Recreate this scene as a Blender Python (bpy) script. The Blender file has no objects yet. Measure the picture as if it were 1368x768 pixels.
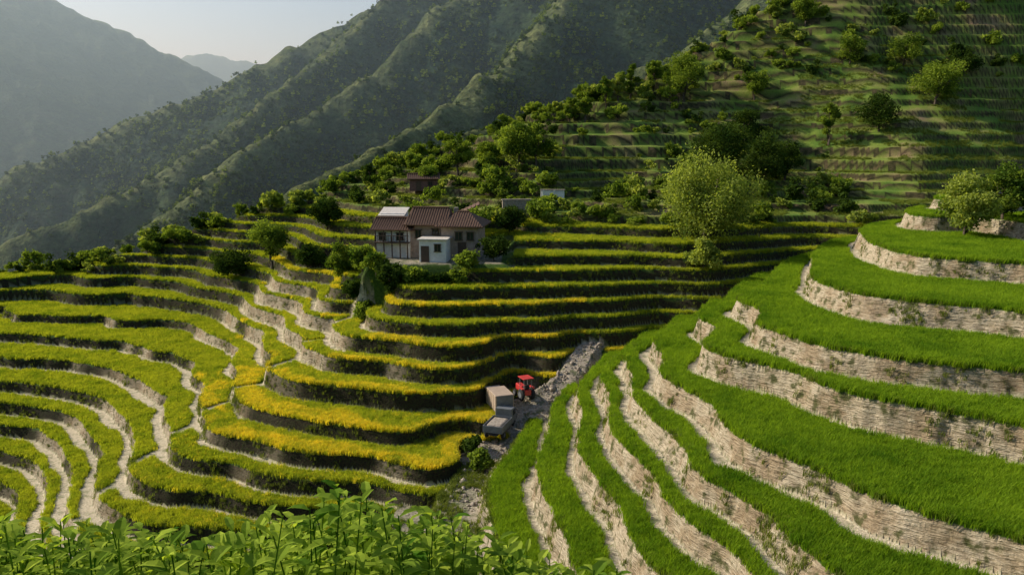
import bpy, math, random
import numpy as np
from mathutils import Vector
random.seed(7); rng=np.random.default_rng(11)
scene=bpy.context.scene
F=1064.0
PIT=math.atan(194/F)
# ------------------------------------------------------------ helpers: image pixels to world positions
def ray(u,v):
    a=(u-684)/F; b=(384-v)/F
    c,s=math.cos(PIT),math.sin(PIT)
    return a, c+b*s, -s+b*c
def at_z(u,v,z):
    a,y,zz=ray(u,v); k=z/zz
    return a*k,y*k
def at_y(u,v,y0):
    a,y,zz=ray(u,v); k=y0/y
    return a*k,y0,zz*k
# ------------------------------------------------------------ noise
def vn(x,y,s=0):
    ix=np.floor(x); iy=np.floor(y); fx=x-ix; fy=y-iy
    fx=fx*fx*(3-2*fx); fy=fy*fy*(3-2*fy)
    def h(a,b):
        q=np.sin(a*127.1+b*311.7+s*74.7)*43758.5453
        return q-np.floor(q)
    a=h(ix,iy); b=h(ix+1,iy); c=h(ix,iy+1); d=h(ix+1,iy+1)
    return (a+(b-a)*fx+(c-a)*fy+(a-b-c+d)*fx*fy)*2-1
def fbm(x,y,o=4,s=0):
    r=0; a=1; t=0
    for i in range(o):
        r=r+a*vn(x,y,s+i*3.1); t+=a; a*=.5; x=x*2.03+5.2; y=y*2.03+1.7
    return r/t
def sm(a,b,x):
    t=np.clip((x-a)/(b-a),0,1); return t*t*(3-2*t)
# ------------------------------------------------------------ level tables
ZLi=np.arange(-60,45)
zl={0:-12,1:-13.2,2:-14.4,3:-15.8,4:-17.2,5:-18.6,6:-20,7:-21.6,8:-23.2,9:-25}
def zlf(n):
    if n in zl: return zl[n]
    if n>9: return -25-1.2*(n-9)
    if n>=-6: return -12-1.2*n
    return -4.8-2.0*(n+6)
ZLv=np.array([zlf(int(n)) for n in ZLi],float)
zr={0:-7,1:-8.4,2:-10.2,3:-12,4:-13.8,5:-15.4,6:-17.4,7:-19,8:-20.4,9:-21.8,10:-23.4,11:-25.4}
ZRv=np.array([zr.get(int(n),(-7-1.4*n) if n<0 else -25.4-1.5*(n-11)) for n in ZLi],float)
def T_of(z,tab): return float(np.interp(-z,-tab,ZLi))
L={
3:[(360,325),(430,347),(500,366),(560,376),(640,385),(790,383),(1000,376),(1150,370)],
4:[(310,337),(380,355),(450,377),(525,394),(620,408),(780,403),(900,398)],
5:[(260,345),(330,358),(400,382),(462,405),(490,422),(600,433),(710,430),(820,423),(870,418)],
6:[(130,356),(210,358),(280,368),(350,392),(405,415),(442,434),(460,447),(560,460),(650,458),(740,450),(790,445)],
7:[(-200,372),(0,373),(100,370),(180,371),(250,379),(330,401),(385,428),(407,452),(430,470),(520,483),(640,487),(740,478),(765,470)],
8:[(-200,390),(0,388),(150,392),(260,403),(320,425),(352,452),(370,485),(395,505),(500,521),(600,524),(648,515),(680,497)],
9:[(-200,420),(0,418),(90,420),(180,426),(270,441),(318,466),(322,508),(330,540),(400,560),(520,577),(640,566),(660,538)],
10:[(-200,446),(0,446),(100,452),(170,462),(225,478),(262,505),(264,548),(275,575),(380,600),(500,609),(615,613),(634,585)],
11:[(-200,476),(0,477),(100,485),(180,500),(222,530),(217,580),(228,600),(300,620),(450,642),(600,655),(626,628)],
12:[(0,507),(50,510),(110,519),(160,547),(172,615),(186,642),(300,665),(500,682),(600,692),(624,668)],
13:[(-150,538),(0,539),(80,546),(122,572),(133,645),(152,680),(230,702),(390,716),(520,726)],
14:[(0,568),(60,576),(95,612),(97,690),(130,730),(260,748)],
15:[(-150,600),(0,604),(40,612),(68,642),(62,720),(80,768)],
16:[(0,646),(30,662),(22,740)],
2:[(420,330),(480,352),(540,362),(610,360),(700,362),(930,362),(1080,350)],
1:[(640,343),(760,343),(920,346),(1060,335)],
0:[(690,322),(800,323),(920,326),(1060,318)],
}
PL=[];VL=[]
for n,pts in L.items():
    z=zlf(n)
    for u,v in pts:
        x,y=at_z(u,v,z); PL.append((x,y)); VL.append(n)
for u,v,y in [(1000,300,101.6),(1150,300,103),(940,240,128),(1100,240,128),(1200,200,128),(1368,180,135),(940,140,149),(1100,100,150),
              (1300,60,150),(1368,0,155),(1110,0,160),(800,240,128),(800,290,106),(650,260,122),(700,215,128),(860,180,140),(550,262,125),
              (450,290,121),(330,296,131),(250,322,132),(180,339,132),(100,357,133),(0,368,134),(-200,372,136),(560,318,106),(500,232,143),(600,214,143),(1500,-40,170),(1500,200,140),(1350,300,108)]:
    x,y,z=at_y(u,v,y); PL.append((x,y)); VL.append(T_of(z,ZLv))
R={
0:[(1290,262),(1368,268)],
1:[(1220,288),(1290,290),(1368,298)],
2:[(1165,325),(1250,345),(1368,353)],
3:[(1095,378),(1200,400),(1368,418)],
4:[(985,400),(1010,432),(1100,463),(1250,486),(1368,498)],
5:[(955,412),(964,438),(1060,496),(1200,538),(1368,570)],
6:[(872,455),(885,500),(970,570),(1130,645),(1368,725)],
7:[(835,480),(848,530),(930,625),(1060,720),(1120,768)],
8:[(815,485),(818,540),(880,640),(980,735),(1010,768)],
9:[(782,505),(780,565),(832,680),(885,768)],
10:[(752,525),(730,590),(745,690),(780,768)],
11:[(652,640),(655,700),(670,768)],
}
PR=[];VR=[]
for n,pts in R.items():
    z=zr[n]
    for u,v in pts:
        x,y=at_z(u,v,z); PR.append((x,y)); VR.append(n)
for x,y,t in [(30,105,8),(60,108,4.5),(90,115,3),(10,100,12),(26,15,6),(14,15,10),(80,92,-1),(100,70,-3),(60,40,-1),(45,20,2),(0,25,14),(-20,60,16)]:
    PR.append((x,y)); VR.append(t)
def tps(P,V,lam,X,Y):
    P=np.array(P)/100; V=np.array(V,float); n=len(P)
    def U(r2): return 0.5*r2*np.log(r2+1e-12)
    D=((P[:,None]-P[None])**2).sum(-1)
    A=np.zeros((n+3,n+3)); A[:n,:n]=U(D)+lam*np.eye(n); A[:n,n]=1; A[:n,n+1:]=P; A[n,:n]=1; A[n+1:,:n]=P.T
    w=np.linalg.solve(A,np.concatenate([V,np.zeros(3)]))
    x=X/100; y=Y/100
    out=w[n]+w[n+1]*x+w[n+2]*y
    for i in range(n): out=out+w[i]*U((x-P[i,0])**2+(y-P[i,1])**2)
    return out
GX0,GY0,GS=-140.,-5.,0.5
gx=np.arange(GX0,180,GS); gy=np.arange(GY0,240,GS)
GXX,GYY=np.meshgrid(gx,gy)
TLg=tps(PL,VL,6e-5,GXX,GYY); TRg=tps(PR,VR,3e-5,GXX,GYY)
TLg=TLg+.34*fbm(GXX/8,GYY/8,2,4)*sm(-12,-28,GXX)+.14*fbm(GXX/7,GYY/7,2,44)
def bil(G,x,y):
    fx=np.clip((x-GX0)/GS,0,len(gx)-1.001); fy=np.clip((y-GY0)/GS,0,len(gy)-1.001)
    i=fx.astype(int); j=fy.astype(int); fx=fx-i; fy=fy-j
    return (G[j,i]*(1-fx)+G[j,i+1]*fx)*(1-fy)+(G[j+1,i]*(1-fx)+G[j+1,i+1]*fx)*fy
TLy,TLx=np.gradient(TLg,GS); TRy,TRx=np.gradient(TRg,GS)
cx=np.array([-140,-86,-63,-44,-36,-25,-11.5,8,26,36,47.5,66,100,160]); cy=np.array([134,133,132,132,134,146,146,150,156,159,161,166,185,200])
PATH=[at_z(u,v,z) for u,v,z in [(480,400,-18.2),(442,434,-20),(405,457,-21.6),(366,490,-23.2),(318,518,-25),(262,552,-26.2),(215,585,-27.4),(170,622,-28.6),(130,660,-29.8),(98,700,-31),(80,768,-32.4)]]
BY=np.array([0,30,50,63,69,76,80,90,100]); BZ=np.array([-34,-33,-29.5,-27.6,-26,-22.8,-21.5,-19,-17]); BX=np.array([0,0,-1.5,-2.6,-0.4,5.2,8,12,15])
def P3(u,v,y): return np.array(at_y(u,v,y))
RID=[
 ([P3(*p) for p in [(-300,350,430),(-100,285,480),(0,240,500),(130,190,520),(350,85,560),(520,0,600),(800,-150,680),(1200,-350,800)]],.9,1),
 ([P3(*p) for p in [(0,330,380),(130,278,400),(250,205,430),(370,120,470),(460,50,510),(560,-30,560),(700,-150,620)]],1.1,1),
 ([P3(*p) for p in [(60,372,300),(150,335,325),(220,300,345),(310,228,375),(400,165,410),(500,92,450),(600,12,490),(700,-80,540),(900,-240,640)]],1.1,1),
 ([P3(*p) for p in [(230,350,235),(330,292,252),(420,240,275),(500,200,300),(600,150,335),(660,95,370),(745,0,420),(850,-120,480),(1000,-300,600)]],1.15,1),
 ([P3(*p) for p in [(560,215,240),(700,165,270),(850,110,320),(1000,10,380),(1150,-120,440),(1400,-300,520)]],.9,1),
 ([P3(*p) for p in [(-700,-300,1000),(-200,-110,1150),(-60,-50,1200),(70,-2,1250),(150,40,1250),(240,78,1250),(300,120,1250),(380,190,1250),(450,240,1250)]],.6,2),
 ([P3(*p) for p in [(-300,100,800),(-100,130,850),(40,190,900),(120,230,930)]],.6,2),
 ([P3(*p) for p in [(150,60,2200),(240,78,2200),(275,71,2200),(310,80,2200),(350,86,2200),(450,120,2300),(700,200,2300)]],.5,2),
]
def mountains(x,y,full=False):
    wx=x+9*fbm(x/60,y/60,3,21)+3*fbm(x/17,y/17,2,22); wy=y+9*fbm(x/60,y/60,3,31)+3*fbm(x/17,y/17,2,32)
    H=np.full(x.shape,-90.0); crest=np.full(x.shape,60.)
    for pts,sl,k in RID:
        for a,b in zip(pts[:-1],pts[1:]):
            ab=b[:2]-a[:2]; l2=(ab**2).sum()
            t=np.clip(((wx-a[0])*ab[0]+(wy-a[1])*ab[1])/l2,0,1)
            d=np.sqrt((wx-a[0]-t*ab[0])**2+(wy-a[1]-t*ab[1])**2)
            hh=a[2]+(b[2]-a[2])*t-sl*(np.sqrt(d*d+9)-3)
            crest=np.where(hh>H,d,crest); H=np.maximum(H,hh)
    g=np.abs(fbm(x/38,y/38,4,41))
    H=H-11*g+3+1.4*fbm(x/9,y/9,3,51)
    return (H,crest) if full else H
HX,HY,HZ=-9.5,95.0,-13.8
def prof(T,g,ZV,wm):
    n=np.floor(T); t=T-n
    rw=np.clip(wm*g,.04,.7)
    z0=np.interp(n,ZLi,ZV); z1=np.interp(n+1,ZLi,ZV)
    k=np.clip(t/rw,0,1)
    return z0+(z1-z0)*(k**1.2),n,t,rw
def terrain(x,y):
    wob=.06*fbm(x/2.2,y/2.2,3,1)
    yc=np.interp(x,cx,cy)+2*fbm(x/12,x*0,2,9)
    ye=np.minimum(y,yc+1)
    tl0=bil(TLg,x,ye); glx=bil(TLx,x,ye); gly=bil(TLy,x,ye); gl=np.hypot(glx,gly)+1e-5
    tr0=bil(TRg,x,y); grx=bil(TRx,x,y); gry=bil(TRy,x,y); gr=np.hypot(grx,gry)+1e-5
    up=sm(1.,-3.,tl0)
    tl=tl0+wob*np.clip(gl*2.5,0,1)+up*.7*fbm(x/9,y/9,3,7)
    hl,nl,t_l,rwl=prof(tl,gl,ZLv,.42)
    hl_s=np.interp(tl,ZLi,ZLv); bl=up*(.1+.5*sm(.05,.4,fbm(x/16,y/16,2,17)))
    hl=hl*(1-bl)+hl_s*bl
    d=np.maximum(y-yc,0); hl=hl-.6*(np.sqrt(d*d+9)-3)+.8*fbm(x/5,y/5,3,14)*sm(3,10,d)
    hl=hl-np.maximum(52-y,0)*1.0
    tr=tr0+(.08*fbm(x/1.1,y/1.1,3,2)+.08*fbm(x/4,y/4,2,6))*np.clip(gr*2.5,0,1)
    hr,nr,t_r,rwr=prof(tr,gr,ZRv,.45+.25*fbm(x/3,y/3,2,8))
    hr=hr-np.maximum(24-y,0)*.5
    bxc=np.interp(y,BY,BX)+.8*vn(y/4,y*0,3); bz=np.interp(y,BY,BZ)
    hw=np.interp(y,[50,64,70,74,90],[1.5,2.0,3.4,1.4,.6])
    bed=bz-1.4*np.maximum(np.abs(x-bxc)-hw,0)+.25*fbm(x/1.2,y/1.2,3,12); bed=np.where(y>98,-99,bed)
    near=-2.75-1.35*np.maximum(y-4.2,0)+.4*np.maximum(-y-2,0)+.12*fbm(x/1.5,y/1.5,3,5)
    near=np.minimum(near,60)
    mt=np.full(x.shape,-90.0); far=(y>195); cr=np.full(x.shape,60.)
    if far.any(): mt[far],cr[far]=mountains(x[far],y[far],True)
    stack=np.stack([hl,hr,bed,near,mt]); hl2=stack.argmax(0); h=stack.max(0)
    h=np.maximum(h,-90)
    q=np.maximum(np.abs(x-HX-.5)/7.5,np.abs(y-HY-1.2)/5.2); w=1-sm(1,1.3,q); h=h*(1-w)+HZ*w
    isL=(hl2==0); isR=(hl2==1)
    ris=np.where(isL,(t_l<rwl)*1.,np.where(isR,(t_r<rwr)*1.,0.))
    din=np.where(isL,(t_l-rwl)/gl,(t_r-rwr)/gr)
    dout=np.where(isL,(1-t_l)/gl,(1-t_r)/gr)
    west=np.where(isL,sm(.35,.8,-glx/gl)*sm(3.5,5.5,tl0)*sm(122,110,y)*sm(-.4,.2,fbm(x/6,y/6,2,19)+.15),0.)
    dp=np.full(x.shape,99.)
    for a,b in zip(PATH[:-1],PATH[1:]):
        ax,ay=a; bx,by=b; l2=(bx-ax)**2+(by-ay)**2
        t=np.clip(((x-ax)*(bx-ax)+(y-ay)*(by-ay))/l2,0,1)
        dp=np.minimum(dp,np.hypot(x-ax-t*(bx-ax),y-ay-t*(by-ay)))
    return dict(h=h,kind=hl2,ris=ris,din=din,dout=dout,n=np.where(isL,nl,nr)+1,west=west,up=up,dp=dp,T=np.where(isL,tl0,tr0),yard=w,yc=yc,crest=cr)
# ------------------------------------------------------------ ground sheet
ang=np.radians(np.concatenate([np.linspace(-44,44,960),np.linspace(44,316,92)[1:]]))
rad=np.concatenate([np.geomspace(.05,28,70)[:-1],np.geomspace(28,190,860)[:-1],np.geomspace(190,6000,330)])
A,Rr=np.meshgrid(ang,rad); X=(Rr*np.sin(A)).ravel(); Y=(Rr*np.cos(A)).ravel()
t=terrain(X,Y); Zg=t['h']
nc=len(ang); nr_=len(rad)
def grid_mesh(name,co,nr,nc):
    i=np.arange(nr-1)[:,None]*nc; j=np.arange(nc)[None]; j2=(j+1)%nc
    q=np.stack([i+j,i+j2,i+nc+j2,i+nc+j],-1).reshape(-1,4)[:, ::-1]
    me=bpy.data.meshes.new(name); nf=len(q)
    me.vertices.add(len(co)); me.vertices.foreach_set('co',co.astype(np.float32).ravel())
    me.loops.add(nf*4); me.loops.foreach_set('vertex_index',q.astype(np.int32).ravel())
    me.polygons.add(nf); me.polygons.foreach_set('loop_start',np.arange(0,nf*4,4,dtype=np.int32))
    me.polygons.foreach_set('loop_total',np.full(nf,4,np.int32))
    me.polygons.foreach_set('use_smooth',np.ones(nf,bool))
    me.update(calc_edges=True); me.validate()
    return me
gm=grid_mesh('ground',np.stack([X,Y,Zg],1),nr_,nc)
isL=t['kind']==0; isR=t['kind']==1; isM=t['kind']==4; isB=t['kind']==2
terr=(isL|isR)
pathL=lambda px,py,T,west:.25+.65*west+.35*sm(9.3,10.2,T)
pathw=np.where(isR,.75,pathL(X,Y,t['T'],t['west']))
path=np.where(terr&(t['ris']<.5),1-sm(pathw*.75,pathw,t['din']+.15*fbm(X/.7,Y/.7,2,77)),0)
path=np.where(isL,path*np.clip(.4+t['west']+.4*sm(9.3,10.2,t['T']),0,1),path)*(1-t['up']*isL)
path=np.maximum(path,np.where(isL,.8*(1-sm(.35,.75,t['dp'])),0))
tan=np.where(isR,1.,np.where(isL,t['west']*.85,0))  # left risers facing west take tan: their sunlit look put into colour
def setcol(me,name,r,g,b):
    a=me.attributes.new(name,'FLOAT_COLOR','POINT')
    a.data.foreach_set('color',np.stack([r,g,b,np.ones_like(r)],1).astype(np.float32).ravel())
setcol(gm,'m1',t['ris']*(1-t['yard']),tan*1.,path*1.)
lowR=np.where(isR,sm(10.9,11.3,t['T']),0)*(.75+.25*fbm(X/2,Y/2,2,33))
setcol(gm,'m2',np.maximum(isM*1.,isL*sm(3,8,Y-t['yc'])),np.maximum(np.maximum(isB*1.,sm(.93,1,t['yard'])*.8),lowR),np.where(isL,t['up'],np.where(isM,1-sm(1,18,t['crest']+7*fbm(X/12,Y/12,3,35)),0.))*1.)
ground=bpy.data.objects.new('ground',gm); scene.collection.objects.link(ground)
# ------------------------------------------------------------ materials
def newmat(name):
    m=bpy.data.materials.new(name); m.use_nodes=True; nt=m.node_tree; nt.nodes.clear()
    out=nt.nodes.new('ShaderNodeOutputMaterial'); return m,nt,out
class NB:
    def __init__(s,nt): s.nt=nt
    def n(s,t,**k):
        nd=s.nt.nodes.new(t)
        for a,b in k.items(): setattr(nd,a,b)
        return nd
    def l(s,a,b): s.nt.links.new(a,b)
    def noise(s,scale,detail=4,vec=None,rough=.55):
        nd=s.n('ShaderNodeTexNoise'); nd.inputs['Scale'].default_value=scale; nd.inputs['Detail'].default_value=detail; nd.inputs['Roughness'].default_value=rough
        if vec is not None: s.l(vec,nd.inputs['Vector'])
        return nd.outputs['Fac']
    def ramp(s,fac,stops):
        nd=s.n('ShaderNodeValToRGB'); cr=nd.color_ramp
        while len(cr.elements)<len(stops): cr.elements.new(.5)
        for e,(p,c) in zip(cr.elements,stops): e.position=p; e.color=(*c,1) if len(c)==3 else c
        s.l(fac,nd.inputs[0]); return nd.outputs[0]
    def mix(s,fac,a,b,mode='MIX'):
        nd=s.n('ShaderNodeMix',data_type='RGBA',blend_type=mode)
        for sock,v in ((nd.inputs[0],fac),(nd.inputs[6],a),(nd.inputs[7],b)):
            if isinstance(v,(int,float)): sock.default_value=v
            elif isinstance(v,tuple): sock.default_value=(*v,1)
            else: s.l(v,sock)
        return nd.outputs[2]
    def math(s,op,a,b=None,c=None):
        nd=s.n('ShaderNodeMath',operation=op)
        for i,v in enumerate((a,b,c)):
            if v is None: continue
            if isinstance(v,(int,float)): nd.inputs[i].default_value=v
            else: s.l(v,nd.inputs[i])
        return nd.outputs[0]
m,nt,out=newmat('terrain_soil_and_forest'); B=NB(nt)
geo=B.n('ShaderNodeNewGeometry'); pos=geo.outputs['Position']
a1=B.n('ShaderNodeAttribute',attribute_name='m1'); a2=B.n('ShaderNodeAttribute',attribute_name='m2')
s1=B.n('ShaderNodeSeparateColor'); B.l(a1.outputs['Color'],s1.inputs[0]); s2=B.n('ShaderNodeSeparateColor'); B.l(a2.outputs['Color'],s2.inputs[0])
ris,tanm,pth=s1.outputs; mtn,bed,upm=s2.outputs
nA=B.noise(1.3,5,pos); nB=B.noise(6,5,pos); nC=B.noise(.18,4,pos); nD=B.noise(22,3,pos); nE=B.noise(.45,4,pos)
tread=B.ramp(nB,[(.3,(.03,.06,.01)),(.6,(.07,.13,.018)),(.8,(.12,.14,.04))])
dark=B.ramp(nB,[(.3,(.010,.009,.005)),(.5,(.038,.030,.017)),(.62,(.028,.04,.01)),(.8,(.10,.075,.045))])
mp=B.n('ShaderNodeMapping'); mp.inputs['Scale'].default_value=(.8,.8,5.); B.l(pos,mp.inputs['Vector'])
vor=B.n('ShaderNodeTexVoronoi'); vor.inputs['Scale'].default_value=1.5; vor.inputs['Randomness'].default_value=1; B.l(mp.outputs[0],vor.inputs['Vector'])
nH=B.noise(2.2,6,mp.outputs[0],.65)
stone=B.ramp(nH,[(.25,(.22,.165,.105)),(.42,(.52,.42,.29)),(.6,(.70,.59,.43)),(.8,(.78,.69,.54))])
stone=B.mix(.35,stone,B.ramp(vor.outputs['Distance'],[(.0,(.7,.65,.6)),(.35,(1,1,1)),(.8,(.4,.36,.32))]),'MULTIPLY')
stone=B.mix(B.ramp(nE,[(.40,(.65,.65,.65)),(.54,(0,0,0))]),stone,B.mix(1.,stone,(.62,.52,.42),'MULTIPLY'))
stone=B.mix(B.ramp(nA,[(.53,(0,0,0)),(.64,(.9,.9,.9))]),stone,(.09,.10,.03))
pathc=B.ramp(nB,[(.25,(.38,.31,.21)),(.55,(.62,.53,.38)),(.8,(.72,.64,.5))])
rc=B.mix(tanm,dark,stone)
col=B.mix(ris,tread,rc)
grassy=B.ramp(nC,[(.35,(.11,.20,.03)),(.5,(.20,.27,.045)),(.6,(.27,.27,.08)),(.7,(.32,.22,.13))])
grassy=B.mix(.6,grassy,B.ramp(nB,[(.3,(.45,.45,.45)),(.7,(1.3,1.3,1.2))]),'MULTIPLY')
grassy=B.mix(B.math('MULTIPLY',ris,.92),grassy,B.ramp(nA,[(.4,(.02,.018,.010)),(.65,(.10,.07,.04))]))
col=B.mix(upm,col,grassy)
patchn=B.ramp(nA,[(.3,(.4,.4,.4)),(.5,(1,1,1))])
col=B.mix(B.math('MULTIPLY',pth,patchn),col,pathc)
rock=B.ramp(nB,[(.25,(.12,.10,.075)),(.5,(.36,.30,.23)),(.75,(.52,.45,.36))])
rock=B.mix(B.ramp(nA,[(.5,(0,0,0)),(.62,(.8,.8,.8))]),rock,(.07,.09,.03))
col=B.mix(bed,col,rock)
nf=B.noise(.09,6,pos,.65); nf2=B.noise(.02,5,pos,.6); nf3=B.noise(.35,4,pos,.7)
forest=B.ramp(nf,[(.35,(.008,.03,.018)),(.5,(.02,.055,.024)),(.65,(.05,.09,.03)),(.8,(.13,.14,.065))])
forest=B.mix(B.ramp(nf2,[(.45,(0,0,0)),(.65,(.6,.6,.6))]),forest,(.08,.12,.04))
forest=B.mix(B.math('MULTIPLY',upm,.8),forest,B.ramp(nf,[(.35,(.07,.11,.035)),(.7,(.28,.30,.11))]))  # paler along mountain crests: sunlight on the ridges painted into the colour
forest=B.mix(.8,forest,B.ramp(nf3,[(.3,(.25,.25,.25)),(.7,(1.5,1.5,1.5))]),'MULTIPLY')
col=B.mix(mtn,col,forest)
bs=B.n('ShaderNodeBsdfPrincipled'); bs.inputs['Roughness'].default_value=.95; bs.inputs['Specular IOR Level'].default_value=.15; B.l(col,bs.inputs['Base Color'])
hh=B.math('ADD',B.math('MULTIPLY',nB,.12),B.math('MULTIPLY',nD,.04))
rt=B.math('MULTIPLY',ris,tanm)
hh=B.math('SUBTRACT',hh,B.math('MULTIPLY',vor.outputs['Distance'],B.math('MULTIPLY',rt,.14)))
hh=B.math('ADD',hh,B.math('MULTIPLY',nH,B.math('MULTIPLY',rt,.4)))
hh=B.math('ADD',hh,B.math('MULTIPLY',mtn,B.math('ADD',B.math('MULTIPLY',nf,9.),B.math('MULTIPLY',nf3,3.5))))
bp=B.n('ShaderNodeBump'); bp.inputs['Distance'].default_value=1; bp.inputs['Strength'].default_value=.9; B.l(hh,bp.inputs['Height']); B.l(bp.outputs[0],bs.inputs['Normal'])
B.l(bs.outputs[0],out.inputs[0]); gm.materials.append(m)

def leafmat(name,c1,c2,trans=.35,nscale=.5,tint=False):
    m,nt,out=newmat(name); B=NB(nt)
    geo=B.n('ShaderNodeNewGeometry'); oi=B.n('ShaderNodeObjectInfo')
    n=B.noise(nscale,2,geo.outputs['Position'])
    r=B.math('ADD',B.math('MULTIPLY',oi.outputs['Random'],.35),B.math('MULTIPLY',n,.9))
    if tint:
        at=B.n('ShaderNodeAttribute',attribute_name='tint'); r=B.math('ADD',B.math('MULTIPLY',at.outputs['Fac'],.55),B.math('MULTIPLY',n,.45))
    c=B.ramp(r,[(.25,c1),(.75,c2)])
    d=B.n('ShaderNodeBsdfDiffuse'); B.l(c,d.inputs[0])
    tr=B.n('ShaderNodeBsdfTranslucent'); B.l(B.mix(1.,c,(1.5,1.45,.6),'MULTIPLY'),tr.inputs[0])
    mx=B.n('ShaderNodeMixShader'); mx.inputs[0].default_value=trans; B.l(d.outputs[0],mx.inputs[1]); B.l(tr.outputs[0],mx.inputs[2]); B.l(mx.outputs[0],out.inputs[0])
    return m
def plain(name,c1,c2,scale=3,rough=.8,bump=.02,metal=0,stretch=(1,1,1),detail=5):
    m,nt,out=newmat(name); B=NB(nt)
    tc=B.n('ShaderNodeTexCoord'); mp=B.n('ShaderNodeMapping'); mp.inputs['Scale'].default_value=stretch; B.l(tc.outputs['Object'],mp.inputs['Vector'])
    n=B.noise(scale,detail,mp.outputs[0],.65)
    d=B.n('ShaderNodeBsdfPrincipled'); d.inputs['Roughness'].default_value=rough; d.inputs['Metallic'].default_value=metal
    B.l(B.ramp(n,[(.3,c1),(.7,c2)]),d.inputs['Base Color'])
    bp=B.n('ShaderNodeBump'); bp.inputs['Distance'].default_value=bump; B.l(n,bp.inputs['Height']); B.l(bp.outputs[0],d.inputs['Normal']); B.l(d.outputs[0],out.inputs[0])
    return m
M_rice=leafmat('rice_leaf_green',(.05,.145,.010),(.24,.36,.024),.5,.22)
M_riceL=leafmat('rice_leaf_lime',(.14,.23,.016),(.42,.45,.04),.5,.35)
M_riceY=leafmat('rice_leaf_ripe',(.38,.39,.03),(.76,.63,.06),.5,.5)
M_grass=leafmat('bank_grass_leaf',(.05,.085,.015),(.19,.23,.045),.35,.6)
M_dark=leafmat('dark_crown_leaf',(.014,.036,.008),(.09,.14,.025),.3,.5,tint=True)
M_mid=leafmat('mid_crown_leaf',(.035,.08,.012),(.27,.35,.05),.4,.5,tint=True)
M_light=leafmat('willow_crown_leaf',(.08,.14,.025),(.40,.45,.10),.45,.5,tint=True)
M_fg=leafmat('shrub_leaf',(.06,.15,.015),(.46,.56,.07),.45,3.,tint=True)
M_bark=plain('bark',(.04,.03,.02),(.14,.10,.07),6,.9,.05,stretch=(3,3,.6))
# ------------------------------------------------------------ helpers
def link(o,parent=None):
    scene.collection.objects.link(o)
    if parent: o.parent=parent
    return o
def np_mesh(name,verts,faces,mats,midx=None,tint=None):
    me=bpy.data.meshes.new(name); k=faces.shape[1]; nf=len(faces)
    me.vertices.add(len(verts)); me.vertices.foreach_set('co',verts.astype(np.float32).ravel())
    me.loops.add(nf*k); me.loops.foreach_set('vertex_index',faces.astype(np.int32).ravel())
    me.polygons.add(nf); me.polygons.foreach_set('loop_start',np.arange(0,nf*k,k,dtype=np.int32)); me.polygons.foreach_set('loop_total',np.full(nf,k,np.int32))
    for mm in mats: me.materials.append(mm)
    if midx is not None: me.polygons.foreach_set('material_index',midx.astype(np.int32))
    if tint is not None:
        a=me.attributes.new('tint','FLOAT','POINT'); a.data.foreach_set('value',tint.astype(np.float32))
    me.update(calc_edges=True); return me
def blades(n,h,rad,w,lean,seed):
    r=np.random.default_rng(seed); V=[];Fc=[]
    for i in range(n):
        a=r.uniform(0,6.283); q=rad*math.sqrt(r.uniform()); bx,by=q*math.cos(a),q*math.sin(a)
        hh=h*r.uniform(.65,1.1); d=r.uniform(0,6.283); ln=lean*r.uniform(.3,1)*hh
        dx,dy=math.cos(d),math.sin(d); wx,wy=-dy*w/2,dx*w/2
        k=len(V)
        V+= [(bx-wx,by-wy,-.05),(bx+wx,by+wy,-.05),(bx+wx*.8+dx*ln*.35,by+wy*.8+dy*ln*.35,hh*.6),(bx-wx*.8+dx*ln*.35,by-wy*.8+dy*ln*.35,hh*.6),
             (bx+dx*ln+wx*.15,by+dy*ln+wy*.15,hh),(bx+dx*ln-wx*.15,by+dy*ln-wy*.15,hh*.98)]
        Fc+=[(k,k+1,k+2,k+3),(k+3,k+2,k+4,k+5)]
    return np.array(V),np.array(Fc)
def instancer(name,pts,sc,coll,tilt=.12):
    me=bpy.data.meshes.new(name); me.vertices.add(len(pts)); me.vertices.foreach_set('co',np.asarray(pts,np.float32).ravel())
    a=me.attributes.new('sc','FLOAT','POINT'); a.data.foreach_set('value',np.asarray(sc,np.float32)); me.update()
    o=link(bpy.data.objects.new(name,me))
    g=bpy.data.node_groups.new(name+'_nodes','GeometryNodeTree')
    g.interface.new_socket('Geometry',in_out='INPUT',socket_type='NodeSocketGeometry'); g.interface.new_socket('Geometry',in_out='OUTPUT',socket_type='NodeSocketGeometry')
    N=g.nodes; gi=N.new('NodeGroupInput'); go=N.new('NodeGroupOutput'); ip=N.new('GeometryNodeInstanceOnPoints'); ci=N.new('GeometryNodeCollectionInfo')
    ci.inputs['Collection'].default_value=coll; ci.inputs['Separate Children'].default_value=True; ci.inputs['Reset Children'].default_value=True
    ip.inputs['Pick Instance'].default_value=True
    rv=N.new('FunctionNodeRandomValue'); rv.data_type='FLOAT_VECTOR'; rv.inputs[0].default_value=(-tilt,-tilt,0); rv.inputs[1].default_value=(tilt,tilt,6.283)
    na=N.new('GeometryNodeInputNamedAttribute'); na.data_type='FLOAT'; na.inputs['Name'].default_value='sc'
    lk=g.links.new; lk(gi.outputs[0],ip.inputs['Points']); lk(ci.outputs[0],ip.inputs['Instance']); lk(rv.outputs[0],ip.inputs['Rotation']); lk(na.outputs[0],ip.inputs['Scale']); lk(ip.outputs[0],go.inputs[0])
    md=o.modifiers.new('scatter','NODES'); md.node_group=g
    return o
def coll_of(name,meshes):
    c=bpy.data.collections.new(name)
    for i,me in enumerate(meshes):
        o=bpy.data.objects.new(me.name,me); c.objects.link(o)
    return c
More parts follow.
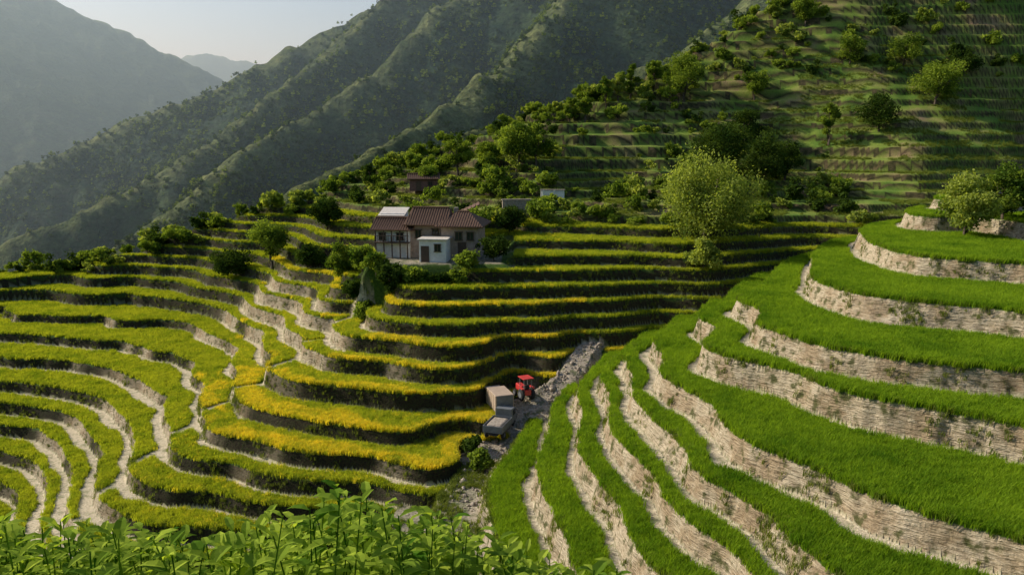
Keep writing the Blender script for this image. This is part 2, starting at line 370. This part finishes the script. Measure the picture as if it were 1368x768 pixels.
# ------------------------------------------------------------ rice
def tuftset(name,mat,h,rad,w,nb,lean):
    ms=[]
    for s in range(4):
        V,Fc=blades(nb,h,rad,w,lean,s*7+1); ms.append(np_mesh(name,V,Fc,[mat]))
    return coll_of(name+'_templates',ms)
C_rice=tuftset('rice_tuft',M_rice,.42,.28,.032,22,.6)
C_lime=tuftset('lime_rice_tuft',M_riceL,.40,.3,.042,18,.7)
C_yel=tuftset('ripe_rice_tuft',M_riceY,.43,.3,.042,18,.9)
C_gr=tuftset('grass_tuft',M_grass,.35,.25,.04,13,.9)
N=850000
rr=np.sqrt(rng.uniform(28**2,168**2,N)); aa=np.radians(rng.uniform(-38,38,N))
px=rr*np.sin(aa); py=rr*np.cos(aa)
tt=terrain(px,py)
keep=rng.uniform(size=N)<np.clip(1.4-rr/100,.35,1)
kL=tt['kind']==0; kR=tt['kind']==1
pw=np.where(kR,.8,pathL(px,py,tt['T'],tt['west']))
gapn=fbm(px/1.1,py/1.1,2,88)
tread_ok=(tt['ris']<.5)&(tt['din']>pw+.15*gapn)&(tt['yard']<.05)&(keep)
up_ok=(tt['up']<.75)
riceR=tread_ok&kR&(tt['T']>-.5)&(tt['T']<10.9)&(tt['dout']>.05+.15*fbm(px/.8,py/.8,2,81))
riceLs=tread_ok&kL&up_ok&(tt['dp']>.6)&(tt['dout']>.02)&(py<tt['yc'])
nzz=fbm(px/4,py/4,3,61)
yl=np.isin(tt['n'],[4,6,8,9,10])&(px>-36)&(px<8)&(tt['T']>2.5)&(tt['west']<.4)&(tt['dout']<1.2+2.2*nzz+np.where((tt['n']>=9),1.0,0))
yl|=(tt['n']==7)&(px>-30)&(tt['dout']<.7)&(tt['west']<.5)
yl&=(rng.uniform(size=N)<.8)
yl|=(rng.uniform(size=N)<.05)&(px>-34)&(px<6)
P=np.stack([px,py,tt['h']],1)
def go(name,mask,coll,s0,s1):
    p=P[mask]; return instancer(name,p,rng.uniform(s0,s1,len(p)),coll)
go('green_rice_field',riceR,C_rice,.55,1.25)
go('lime_rice_field',riceLs&~yl,C_lime,.6,1.1)
go('ripe_rice_field',riceLs&yl,C_yel,.7,1.1)
gmask=(((tt['ris']>.5)|(tt['dout']<.35))&kL&(tt['west']<.75)&(fbm(px/1.6,py/1.6,3,66)>-.1)&(tt['up']<.6))|((kL)&(tt['up']>=.6)&(py<tt['yc'])&(fbm(px/5,py/5,3,67)>-.1)&(tt['ris']<.5))|(kR&(tt['ris']>.5)&(fbm(px/1.5,py/1.5,3,68)>.25))|(kR&(tt['dout']<.4)&(fbm(px/.9,py/.9,2,69)>-.2))|(kR&(tt['T']>10.9)&(fbm(px/1.5,py/1.5,3,70)>.05))
gmask&=(rng.uniform(size=N)<.6)&keep&(tt['yard']<.6)
go('bank_grass',gmask,C_gr,.5,1.15)
# ------------------------------------------------------------ trees
def tube(path,r0,r1,seg=7):
    V=[];Fc=[]; n=len(path)
    for i,p in enumerate(path):
        d=(path[min(i+1,n-1)]-path[max(i-1,0)]).normalized(); a=d.orthogonal().normalized(); b=d.cross(a); r=r0+(r1-r0)*i/(n-1)
        for k in range(seg):
            an=6.2832*k/seg; V.append(p+a*math.cos(an)*r+b*math.sin(an)*r)
    for i in range(n-1):
        for k in range(seg): k2=(k+1)%seg; Fc.append((i*seg+k,i*seg+k2,(i+1)*seg+k2,(i+1)*seg+k))
    return V,Fc
def tree_mesh(name,H,W,CH,seed,leafm,nleaf=5000,ls=.26,trunk=True,nclump=26,droop=0.):
    r=np.random.default_rng(seed); rnd=random.Random(seed)
    V=[];Fc=[]
    def add(v,f):
        k=len(V); V.extend([tuple(q) for q in v]); Fc.extend([tuple(i+k for i in q) for q in f])
    cz=H-CH/2
    cl=[]; ph=r.uniform(0,6.28,3)
    for i in range(nclump):
        while True:
            p=r.uniform(-1,1,3)
            if .25<np.linalg.norm(p)<1: break
        az=math.atan2(p[1],p[0]); lob=1+.16*math.sin(2*az+ph[0])+.12*math.sin(3*az+ph[1])
        q=p*(1-.22*r.uniform()); c=np.array([q[0]*W*.40*lob,q[1]*W*.40*lob,cz+q[2]*CH*.42+CH*.09*math.sin(2*az+ph[2])*min(1,abs(p[0])*1.5)])
        if q[2]<-.5: c[:2]*=.8
        cl.append((c,W*r.uniform(.08,.19),r.uniform()))
    if trunk:
        top=Vector((rnd.uniform(-.2,.2)*W*.3,rnd.uniform(-.2,.2)*W*.3,cz)); th=max(.1,H*.028)
        pts=[Vector((0,0,-.4)),Vector((top.x*.2+.1,top.y*.2,H*.18)),Vector((top.x*.6,top.y*.6,(H-CH)*.9+.2)),top]
        add(*tube(pts,th,th*.4))
        for c,_,_ in cl[:12]:
            s=pts[2].lerp(top,rnd.uniform(0,.8)); e=Vector(c); mid=s.lerp(e,.5)+Vector((0,0,-.06*H)); add(*tube([s,mid,e],th*.35,th*.1,5))
    nb=len(Fc); Vb=np.array(V).reshape(-1,3)
    per=np.array([c[1]**2 for c in cl]); per=(per/per.sum()*nleaf).astype(int)
    cs=[];ti=[]
    for (c,rad,tn),k in zip(cl,per):
        d=r.normal(size=(k,3)); d/=np.linalg.norm(d,axis=1)[:,None]; q=rad*(r.uniform(.25,1.0,k)**.5)*(1+.35*r.normal(size=k)*.6)
        p=c+d*q[:,None]*np.array([1,1,.8]); p[:,2]-=droop*np.abs(r.normal(size=k))*rad
        cs.append(p); ti.append(np.full(k,tn)*.7+.3*r.uniform(size=k))
    cs=np.concatenate(cs); ti=np.concatenate(ti); n=len(cs)
    a=r.normal(size=(n,3)); a/=np.linalg.norm(a,axis=1)[:,None]; b=np.cross(a,r.normal(size=(n,3))); b/=np.linalg.norm(b,axis=1)[:,None]
    s=(ls*r.uniform(.6,1.25,n))[:,None]; 
    q=np.stack([cs-a*s*.6,cs+b*s*.33,cs+a*s*.6,cs-b*s*.33],1).reshape(-1,3)
    Vall=np.concatenate([Vb,q]) if nb else q; off=len(Vb) if nb else 0
    fl=np.arange(4*n).reshape(-1,4)+off; Fa=np.concatenate([np.array(Fc),fl]) if nb else fl
    mi=np.concatenate([np.zeros(nb),np.ones(n)]); tint=np.concatenate([np.zeros(off),np.repeat(ti,4)])
    return np_mesh(name,Vall,Fa,[M_bark,leafm],mi,tint)
def hgt(x,y): return float(terrain(np.array([x],float),np.array([y],float))['h'][0])
def put(name,me,u,y,rot=0,dz=0):
    x=(u-684)/F*y
    o=link(bpy.data.objects.new(name,me)); o.location=(x,y,hgt(x,y)+dz); o.rotation_euler=(0,0,rot); return o
TREES=[
('broadleaf_tree',360,116,7.8,7.4,6.4,M_mid,7000),('broadleaf_tree',436,118,5.8,6.6,5.2,M_dark,6000),
('round_shrub',461,98,4.8,5.6,4.6,M_mid,6500),('broadleaf_tree',613,136,7.8,6.2,6.4,M_mid,6000),
('broadleaf_tree',690,128,7.8,7.8,6.6,M_mid,8000),('broadleaf_tree',655,132,5.4,5.4,4.6,M_mid,4500),('broadleaf_tree',716,128,6.6,5.8,5.4,M_mid,5000),
('broadleaf_tree',908,150,9.2,8.8,7.8,M_mid,7500),('broadleaf_tree',957,122,10.6,10,8.6,M_dark,10000),
('broadleaf_tree',1020,126,8.8,9.4,8,M_dark,8500),('broadleaf_tree',1045,128,6.5,7,6,M_dark,5000),('willow_tree',943,97,11.6,13,10.6,M_light,19000),
('broadleaf_tree',1165,135,7,8,6.2,M_dark,5500),('broadleaf_tree',1235,140,7.5,10,6.6,M_mid,7000),('poplar_tree',1100,136,8,4,7,M_mid,4500),
('broadleaf_tree',1290,86,7.2,8,6.8,M_light,9500),('broadleaf_tree',1340,88,6.4,7.4,6,M_mid,7000),('broadleaf_tree',1385,87,5.8,7,5.4,M_mid,5000),
('poplar_tree',780,146,6,3.2,5.5,M_mid,3000),('poplar_tree',806,148,7,3.6,6.3,M_mid,3200),('poplar_tree',838,150,6.6,3.6,6,M_mid,3200),('poplar_tree',868,152,6.8,4,6.2,M_mid,3200),
('poplar_tree',760,147,5,3,4.6,M_mid,2500),('poplar_tree',822,149,5.4,3.4,5,M_light,2500),
('round_shrub',520,88.6,4.2,3.8,4,M_dark,3800),('round_shrub',498,136,5.2,3.6,4.6,M_dark,3000),('round_shrub',300,118,4.4,8,4.2,M_dark,5500),
('round_shrub',640,103,4.2,4.5,3.8,M_mid,3600),('round_shrub',412,108,3.4,5,3.2,M_dark,3600),('round_shrub',942,90,3.6,4.6,3.4,M_light,3800),
('round_shrub',680,104,3.6,5,3.2,M_dark,3600),('round_shrub',575,128,3.6,5,3.2,M_mid,3600),('round_shrub',720,108,3,5,2.8,M_mid,3000),
('round_shrub',545,88.8,2.2,3.4,2.1,M_mid,2200),('round_shrub',625,89.5,2.4,3.6,2.2,M_mid,2200),('round_shrub',590,88.6,1.6,3,1.5,M_dark,1800),('round_shrub',660,93,3.2,4.2,3.0,M_dark,2800),('round_shrub',482,95,3.4,4.4,3.2,M_mid,2800),
('round_shrub',500,90.5,2.8,3.6,2.7,M_mid,2400),('round_shrub',560,89.2,1.8,2.6,1.7,M_mid,1600),('round_shrub',612,88.4,1.8,2.8,1.7,M_mid,1600),
('round_shrub',472,91.5,2.6,4.0,2.5,M_dark,2600),('round_shrub',484,89.5,2.0,3.6,1.9,M_mid,2200),
('round_shrub',640,62.5,1.8,2.6,1.7,M_mid,2200),('round_shrub',628,66,1.6,2.2,1.5,M_dark,2000),
('broadleaf_tree',1000,150,6,6,5,M_mid,4500),('broadleaf_tree',1060,158,6,6,5,M_mid,4500),('broadleaf_tree',990,140,6,7,5.4,M_dark,4500),
('broadleaf_tree',1120,150,5.5,6,4.8,M_mid,4000),('broadleaf_tree',1190,148,6,8,5.2,M_mid,4500),('broadleaf_tree',1270,146,5.5,7,4.8,M_dark,4000),('poplar_tree',1225,158,9,4.5,8,M_mid,4500),
]
for i,(nm,u,y,H,W,CH,mt_,nl) in enumerate(TREES):
    put(nm,tree_mesh(nm,H,W,CH,100+i,mt_,nl,.3,trunk=True,nclump=(44 if W>8 else 28),droop=(.5 if 'willow' in nm else 0)),u,y,i*1.3)
ms=[tree_mesh('shrub',2.4,3.,2.2,300+i,[M_dark,M_mid,M_mid,M_light][i],600,.3,trunk=False,nclump=12) for i in range(4)]
C_sh=coll_of('shrub_templates',ms)
N2=14000
sx=rng.uniform(-110,130,N2); sy=rng.uniform(86,210,N2); ts=terrain(sx,sy)
cr=np.abs(sy-ts['yc']-1)
dens=np.clip(np.exp(-(cr/5)**2)*.5+(fbm(sx/14,sy/14,3,91)>np.where(ts['T']<-11,.22,.06))*.26*(sy<ts['yc']+30)+.12*(sy>ts['yc']),0,1)
dens*=(ts['kind']==0)*((ts['up']>.55)|(cr<4))*(ts['yard']<.01)
dens*=np.where((np.abs((sx/sy*F+684)-570)<90)&(sy<104),0,1)
k=rng.uniform(size=N2)<dens
instancer('hillside_shrubs',np.stack([sx[k],sy[k],ts['h'][k]-.2],1),rng.uniform(.35,.95,k.sum())+1.1*rng.uniform(0,1,k.sum())**4,C_sh)
msf=[tree_mesh('forest_crown',5,5,4.6,400+i,[M_dark,M_dark,M_mid][i],200,.9,trunk=False,nclump=10) for i in range(3)]
C_f=coll_of('forest_templates',msf)
N3=80000
fr=np.sqrt(rng.uniform(205**2,640**2,N3)); fa=np.radians(rng.uniform(-40,28,N3)); fx=fr*np.sin(fa); fy=fr*np.cos(fa); tf=terrain(fx,fy)
k=(tf['kind']==4)&(rng.uniform(size=N3)<np.clip(.35+1.5*fbm(fx/30,fy/30,3,95),.04,1)*(.25+.75*sm(2,14,tf['crest'])))
instancer('mountain_forest',np.stack([fx[k],fy[k],tf['h'][k]-.6],1),rng.uniform(.25,.7,k.sum()),C_f)
# ------------------------------------------------------------ foreground shrub
def fg():
    r=np.random.default_rng(5); V=[];Fc=[];T=[]
    for s in range(400):
        x=r.uniform(-3.6,.55); y=r.uniform(2.9,4.6)
        u=684+F*x/y
        topv=np.interp(u,[-200,0,100,250,380,430,520,620,680,760],[715,715,722,738,705,668,702,715,745,778])+r.uniform(-24,40)
        _,_,zt=at_y(684,topv,y); z0=-2.85; hh=zt-z0
        if hh<.15: continue
        lx,ly=r.normal(0,.13,2); nl=int(12+hh*14); tn=r.uniform()
        pp=[Vector((x-lx*(1-f),y-ly*(1-f),z0+hh*f)) for f in (0,.5,1)]
        v,f=tube(pp,.007,.003,4); k=len(V); V+= [tuple(q) for q in v]; Fc+=[tuple(i+k for i in q) for q in f]; T+=[tn*.3]*len(v)
        for i in range(nl):
            f=.25+.77*i/nl; c=np.array([x-lx*(1-f),y-ly*(1-f),z0+hh*f]); a=i*2.4+r.uniform(-.3,.3); up=r.uniform(-.15,.75)+.3*(f>.9)
            d=np.array([math.cos(a),math.sin(a),up]); d/=np.linalg.norm(d); ln=r.uniform(.09,.17)*(1.1-.25*f); w=ln*r.uniform(.15,.22)
            sd=np.cross(d,[0,0,1]); sd/=np.linalg.norm(sd); nn=np.cross(sd,d)
            k=len(V); dr=np.array([0,0,-.25*ln])
            pts=[c,c+d*ln*.35+sd*w+nn*w*.35,c+d*ln*.35,c+d*ln*.35-sd*w+nn*w*.35,c+d*ln*.72+sd*w*.75+nn*w*.3+dr*.4,c+d*ln*.72+dr*.4,c+d*ln*.72-sd*w*.75+nn*w*.3+dr*.4,c+d*ln+dr]
            V+=[tuple(q) for q in pts]; Fc+=[(k,k+1,k+2,k+2),(k,k+2,k+3,k+3),(k+1,k+4,k+5,k+2),(k+2,k+5,k+6,k+3),(k+4,k+7,k+5,k+5),(k+5,k+7,k+6,k+6)]
            T+=[tn*.5+r.uniform(0,.5)]*8
    me=bpy.data.meshes.new('leafy_shrub'); me.from_pydata(V,[],[tuple(dict.fromkeys(f)) for f in Fc]); me.materials.append(M_fg)
    a=me.attributes.new('tint','FLOAT','POINT'); a.data.foreach_set('value',np.array(T,np.float32))
    link(bpy.data.objects.new('leafy_shrub',me))
fg()
# ------------------------------------------------------------ buildings
M_wall=plain('earth_plaster',(.26,.19,.15),(.42,.33,.27),2.5,.9,.03)
M_white=plain('whitewash',(.62,.59,.54),(.84,.82,.78),1.8,.85,.02)
M_tile=plain('clay_roof_tile',(.055,.030,.020),(.19,.10,.06),5,.9,.04,stretch=(4,.6,1))
M_metal=plain('pale_sheet_roof',(.50,.44,.38),(.70,.64,.57),2,.6,.01,stretch=(6,.5,1))
M_wood=plain('old_timber',(.05,.03,.02),(.14,.09,.06),5,.85,.02,stretch=(1,1,8))
M_glass=plain('dark_window_glass',(.01,.012,.015),(.03,.035,.04),2,.15,0)
M_stone=plain('field_stone',(.18,.14,.11),(.46,.39,.31),4,.9,.08)
def box(name,sx,sy,sz,loc,mat,parent,rot=(0,0,0),bev=.02):
    me=bpy.data.meshes.new(name); v=[(x*sx/2,y*sy/2,z*sz/2) for x in(-1,1) for y in(-1,1) for z in(-1,1)]
    me.from_pydata(v,[],[(0,1,3,2),(4,6,7,5),(0,4,5,1),(2,3,7,6),(0,2,6,4),(1,5,7,3)]); me.materials.append(mat)
    o=link(bpy.data.objects.new(name,me),parent); o.location=loc; o.rotation_euler=rot
    if bev: b=o.modifiers.new('b','BEVEL'); b.width=bev; b.segments=2
    return o
def prism(name,pts,mat,parent,faces,loc=(0,0,0)):
    me=bpy.data.meshes.new(name); me.from_pydata(pts,[],faces); me.materials.append(mat); me.update()
    o=link(bpy.data.objects.new(name,me),parent); o.location=loc; return o
def gable(parent,x0,x1,y0,y1,ze,zr,mat,hip=0.,oh=.5,name='roof'):
    X0,X1,Y0,Y1=x0-oh,x1+oh,y0-oh,y1+oh; ym=(Y0+Y1)/2
    v=[(X0,Y0,ze),(X1,Y0,ze),(X1,Y1,ze),(X0,Y1,ze),(X0+hip,ym,zr),(X1-hip,ym,zr)]
    o=prism(name,v,mat,parent,[(0,1,5,4),(2,3,4,5),(0,4,3),(1,2,5)])
    s=o.modifiers.new('s','SOLIDIFY'); s.thickness=.16; s.offset=1
    n=int((X1-X0)/.3)
    V=[];Fc=[]
    for i in range(n+1):
        x=X0+(X1-X0)*i/n; f=1. if hip==0 else min(1,min(x-X0,X1-x)/hip)
        for Ya in (Y0,Y1):
            a=Vector((x,Ya,ze+.17)); b=Vector((x,Ya+(ym-Ya)*f,ze+(zr-ze)*f+.17))
            if (b-a).length<.3: continue
            vv,ff=tube([a,b],.06,.06,5); k=len(V); V+=[tuple(q) for q in vv]; Fc+=[tuple(j+k for j in q) for q in ff]
    me=bpy.data.meshes.new('tile_ribs'); me.from_pydata(V,[],Fc); me.materials.append(mat); link(bpy.data.objects.new('tile_ribs',me),parent)
    vv,ff=tube([Vector((X0+hip,ym,zr+.2)),Vector((X1-hip,ym,zr+.2))],.14,.14,6); me=bpy.data.meshes.new('ridge_cap'); me.from_pydata([tuple(q) for q in vv],[],ff); me.materials.append(mat); link(bpy.data.objects.new('ridge_cap',me),parent)
def window(p,x,y,z,w,h,name='window'):
    box(name,w,.06,h,(x,y-.02,z),M_glass,p,bev=0)
    for dx in (-w/2,0,w/2): box(name+'_frame',.07,.12,h+.1,(x+dx,y-.05,z),M_wood,p,bev=0)
    for dz in (-h/2,h/2): box(name+'_sill',w+.2,.16,.08,(x,y-.06,z+dz*1.08),M_wood,p,bev=0)
def empty(name,loc,rot=0):
    o=link(bpy.data.objects.new(name,None)); o.location=loc; o.rotation_euler=(0,0,rot); return o
h=empty('farmhouse',(HX,HY,HZ),-.12)
box('main_wall',4.4,5.6,4.2,(3.3,2.6,1.8),M_wall,h)
gable(h,1.1,5.5,-.2,5.4,3.85,5.3,M_tile,2.2,.7)
box('middle_wall',4.0,4.6,4.2,(-.9,2.9,1.8),M_wall,h)
gable(h,-2.9,1.4,.4,5.0,3.95,5.75,M_tile,.5,.6)
box('wing_wall',4.2,4.0,3.6,(-5.0,2.3,1.5),M_white,h)
gable(h,-7.1,-2.9,.3,4.3,3.3,4.5,M_tile,0,.5)
box('sheet_roof',3.4,3.0,.08,(-6.0,4.8,5.2),M_metal,h,rot=(.28,0,0)); box('loft_wall',3.0,2.4,1.5,(-6.0,5.0,4.3),M_white,h)
box('annex_wall',3.2,2.6,2.7,(.6,-1.6,1.25),M_white,h); box('annex_slab',3.6,3.0,.16,(.6,-1.6,2.66),M_metal,h)
window(h,1.2,-2.92,1.7,.7,.8); box('annex_door',.95,.08,1.9,(-.3,-2.93,.95),M_wood,h,bev=0)
for x in (3.2,4.6): window(h,x,-.23,2.8,.8,.9)
window(h,-1.9,.57,2.9,.7,.9); window(h,.2,.57,3.2,.7,.6)
box('door',1.,.1,2.1,(3.6,-.25,1.05),M_wood,h,bev=0)
for x in (-7.0,-6.,-5.,-4.0,-3.1): box('post',.14,.14,3.3,(x,-.15,1.65),M_wood,h)
box('balcony_floor',4.3,.9,.12,(-5.0,-.05,1.9),M_wood,h); box('balcony_rail',4.3,.06,.08,(-5.,-.5,2.75),M_wood,h)
for i in range(13): box('baluster',.05,.05,.85,(-7.0+i*.33,-.5,2.33),M_wood,h,bev=0)
for x in (-6.3,-4.1): window(h,x,.28,2.6,.8,.8)
box('chimney',.5,.5,1.2,(2.2,3.6,5.3),M_stone,h)
x,y=(610-684)/F*107,107; z=hgt(x,y); s=empty('lean_to_shed',(x,y,z),.1)
box('shed_wall',4.6,3,1.8,(0,0,.8),M_stone,s); box('shed_roof',6.6,3.8,.14,(0,0,2.5),M_tile,s,rot=(0,-.42,0))
for dx in(-2.1,2.1): box('shed_post',.14,.14,2.6+dx*.4,(dx,-1.6,1.2+dx*.2),M_wood,s)
for i in range(12): box('shed_rib',.1,3.8,.08,(-3+i*.545,0,2.6-1.28+i*.245-.03),M_tile,s,bev=0)
x,y=(567-684)/F*127,127; s=empty('brick_hut',(x,y,hgt(x,y)-.3),0.1)
M_red=plain('red_brick',(.12,.06,.05),(.24,.12,.10),4,.9,.03)
box('hut_wall',4.4,3,1.7,(0,0,.8),M_red,s); gable(s,-2.2,2.2,-1.5,1.5,1.7,2.4,M_tile,0,.3); box('hut_door',.8,.06,1.4,(-.8,-1.53,.7),M_wood,s,bev=0); window(s,1,-1.5,1.1,.6,.6)
def wall(name,u,y,w,hh,mat,rot):
    x=(u-684)/F*y; s=empty(name,(x,y,hgt(x,y)),rot)
    box('wall_body',w,.5,hh,(0,0,hh/2-.2),mat,s,bev=.06); box('wall_cap',w+.2,.65,.14,(0,0,hh-.13),M_stone,s,bev=.04)
    for i in range(int(w/1.6)): box('wall_pier',.35,.6,hh+.1,(-w/2+.4+i*1.6,-.03,hh/2-.2),mat,s,bev=.05)
wall('stone_wall',738,116,3.4,1.7,M_white,-.1); wall('stone_wall',690,112,4.,1.8,M_stone,.15)
# ------------------------------------------------------------ vehicles
M_tan=plain('tan_paint',(.36,.27,.20),(.50,.38,.28),2,.6,.005); M_grey=plain('grey_paint',(.10,.11,.12),(.2,.21,.22),2,.5,.005)
M_rub=plain('rubber',(.015,.015,.015),(.03,.03,.03),8,.9,.005); M_redp=plain('red_paint',(.45,.03,.03),(.6,.05,.04),2,.4,.002)
def wheel(p,x,y,z,r,w):
    bpy.ops.mesh.primitive_cylinder_add(vertices=24,radius=r,depth=w); o=bpy.context.object; o.name='wheel'; o.data.materials.append(M_rub); o.parent=p; o.location=(x,y,z); o.rotation_euler=(math.pi/2,0,0)
    b=o.modifiers.new('b','BEVEL'); b.width=r*.15
    bpy.ops.mesh.primitive_cylinder_add(vertices=16,radius=r*.5,depth=w+.03); o=bpy.context.object; o.name='hub'; o.data.materials.append(M_grey); o.parent=p; o.location=(x,y,z); o.rotation_euler=(math.pi/2,0,0)
def truck(name,u,y,rot,boxm,cabm,cover):
    x=(u-684)/F*y; p=empty(name,(x,y,hgt(x,y)+.02),rot)
    box('chassis',4.4,.9,.18,(0,0,.55),M_rub,p)
    if cover:
        box('cargo_box',2.9,1.8,1.55,(-.75,0,1.45),boxm,p,bev=.05)
        for i in range(6): box('cargo_rib',.05,1.86,1.5,(-2.05+i*.52,0,1.45),boxm,p,bev=.01)
        box('cargo_door',.03,1.6,1.4,(-2.22,0,1.45),M_grey,p)
    else:
        box('bed_floor',2.9,1.8,.1,(-.75,0,.75),boxm,p)
        for s_ in (-.88,.88): box('bed_side',2.9,.06,.6,(-.75,s_,1.05),boxm,p)
        for xx in (-2.18,.68): box('bed_end',.06,1.8,.6,(xx,0,1.05),boxm,p)
        box('load',2.2,1.4,.5,(-.8,0,1.1),M_stone,p,bev=.15)
    v=[(.85,-.85,.6),(2.2,-.85,.6),(2.2,-.85,1.25),(1.85,-.8,1.95),(.85,-.8,2.0)]; v=v+[(a,-b,c) for a,b,c in v]
    o=prism('cab',v,cabm,p,[(0,1,2,3,4),(9,8,7,6,5),(0,5,6,1),(1,6,7,2),(2,7,8,3),(3,8,9,4),(4,9,5,0)]); b=o.modifiers.new('b','BEVEL'); b.width=.06; b.segments=3
    box('windscreen',.03,1.4,.62,(2.055,0,1.62),M_glass,p,rot=(0,-.46,0),bev=0)
    for s_ in(-.845,.845): box('side_window',.6,.03,.45,(1.4,s_,1.6),M_glass,p,bev=0)
    box('bumper',.12,1.75,.22,(2.25,0,.58),M_grey,p)
    for s_ in(-.6,.6): box('headlamp',.05,.25,.16,(2.22,s_,.9),M_white,p)
    for xx in(-1.5,1.5):
        for s_ in(-.78,.78): wheel(p,xx,s_,.38,.38,.24)
truck('box_truck',664,73.,1.9,M_tan,M_tan,True)
truck('flatbed_truck',668,69.,1.25,M_grey,M_grey,False)
x,y=(701-684)/F*73,73; p=empty('red_tractor',(x,y,hgt(x,y)),2.0)
box('hood',1.3,.6,.6,(.7,0,.95),M_redp,p,bev=.08); box('rear_body',.9,.7,.5,(-.4,0,.8),M_redp,p,bev=.05); box('seat',.4,.45,.12,(-.4,0,1.15),M_rub,p); box('seat_back',.1,.45,.4,(-.62,0,1.35),M_rub,p)
for s_ in(-.55,.55): wheel(p,-.5,s_,.6,.6,.3); wheel(p,1.1,s_*.85,.35,.35,.2); box('fender',.9,.3,.08,(-.5,s_,1.25),M_redp,p)
for a in(-.8,.1):
    for s_ in(-.4,.4): box('canopy_post',.05,.05,1.2,(a,s_,1.6),M_grey,p,bev=0)
box('canopy',1.3,1.1,.08,(-.35,0,2.2),M_redp,p); box('exhaust',.06,.06,.6,(.9,.2,1.5),M_rub,p)
# boulders in the gully
Vr=[];Fr=[]
import bmesh
bm=bmesh.new(); bmesh.ops.create_icosphere(bm,subdivisions=2,radius=1); bv=np.array([v.co[:] for v in bm.verts]); bf=np.array([[v.index for v in f.verts] for f in bm.faces]); bm.free()
ry=rng.uniform(55,84,1100); rx=np.interp(ry,BY,BX)+rng.normal(0,1.8,1100); tr_=terrain(rx,ry)
for i in range(1100):
    if not (tr_['kind'][i]==2 or (tr_['kind'][i]==1 and tr_['T'][i]>11)): continue
    s_=rng.lognormal(-2.6,.55); q=bv*(1+.25*rng.normal(size=(len(bv),1)))*s_*rng.uniform(.6,1.2,3)
    Fr.append(bf+len(Vr)*len(bv)); Vr.append(q+[rx[i],ry[i],tr_['h'][i]+s_*.2])
link(bpy.data.objects.new('gully_rocks',np_mesh('gully_rocks',np.concatenate(Vr),np.concatenate(Fr),[M_stone])))
# ------------------------------------------------------------ haze
me=bpy.data.meshes.new('valley_haze'); a=(-3000,240,-200); b=(3000,5500,300)
v=[(x,y,z) for x in(a[0],b[0]) for y in(a[1],b[1]) for z in(a[2],b[2])]; me.from_pydata(v,[],[(0,1,3,2),(4,6,7,5),(0,4,5,1),(2,3,7,6),(0,2,6,4),(1,5,7,3)])
m,nt,out=newmat('haze'); vs=nt.nodes.new('ShaderNodeVolumeScatter'); vs.inputs['Density'].default_value=.0006; vs.inputs['Color'].default_value=(.66,.88,1,1); vs.inputs['Anisotropy'].default_value=.35
nt.links.new(vs.outputs[0],out.inputs['Volume']); me.materials.append(m); link(bpy.data.objects.new('valley_haze',me))
# ------------------------------------------------------------ light
sd=Vector((-.92,.30,0)).normalized(); el=math.radians(32)
to=Vector((sd.x*math.cos(el),sd.y*math.cos(el),math.sin(el)))
ld=bpy.data.lights.new('sun','SUN'); ld.energy=5; ld.angle=math.radians(.5); ld.color=(1,.91,.74)
lo=link(bpy.data.objects.new('sun',ld)); lo.rotation_euler=(-to).to_track_quat('-Z','Y').to_euler()
w=bpy.data.worlds.new('World'); scene.world=w; w.use_nodes=True; wn=w.node_tree; bg=wn.nodes['Background']
sk=wn.nodes.new('ShaderNodeTexSky'); sk.sky_type='NISHITA'; sk.sun_disc=False; sk.sun_elevation=el; sk.sun_rotation=math.atan2(sd.x,sd.y); sk.air_density=1.; sk.dust_density=1.5; sk.ozone_density=2.5
wn.links.new(sk.outputs[0],bg.inputs[0]); bg.inputs[1].default_value=.135
scene.view_settings.view_transform='Standard'; scene.view_settings.look='None'; scene.view_settings.exposure=0
cd=bpy.data.cameras.new('camera'); cd.lens=28; cd.sensor_width=36; cd.clip_end=12000; cd.clip_start=.1
co=link(bpy.data.objects.new('camera',cd)); co.rotation_euler=(math.pi/2-PIT,0,0); scene.camera=co
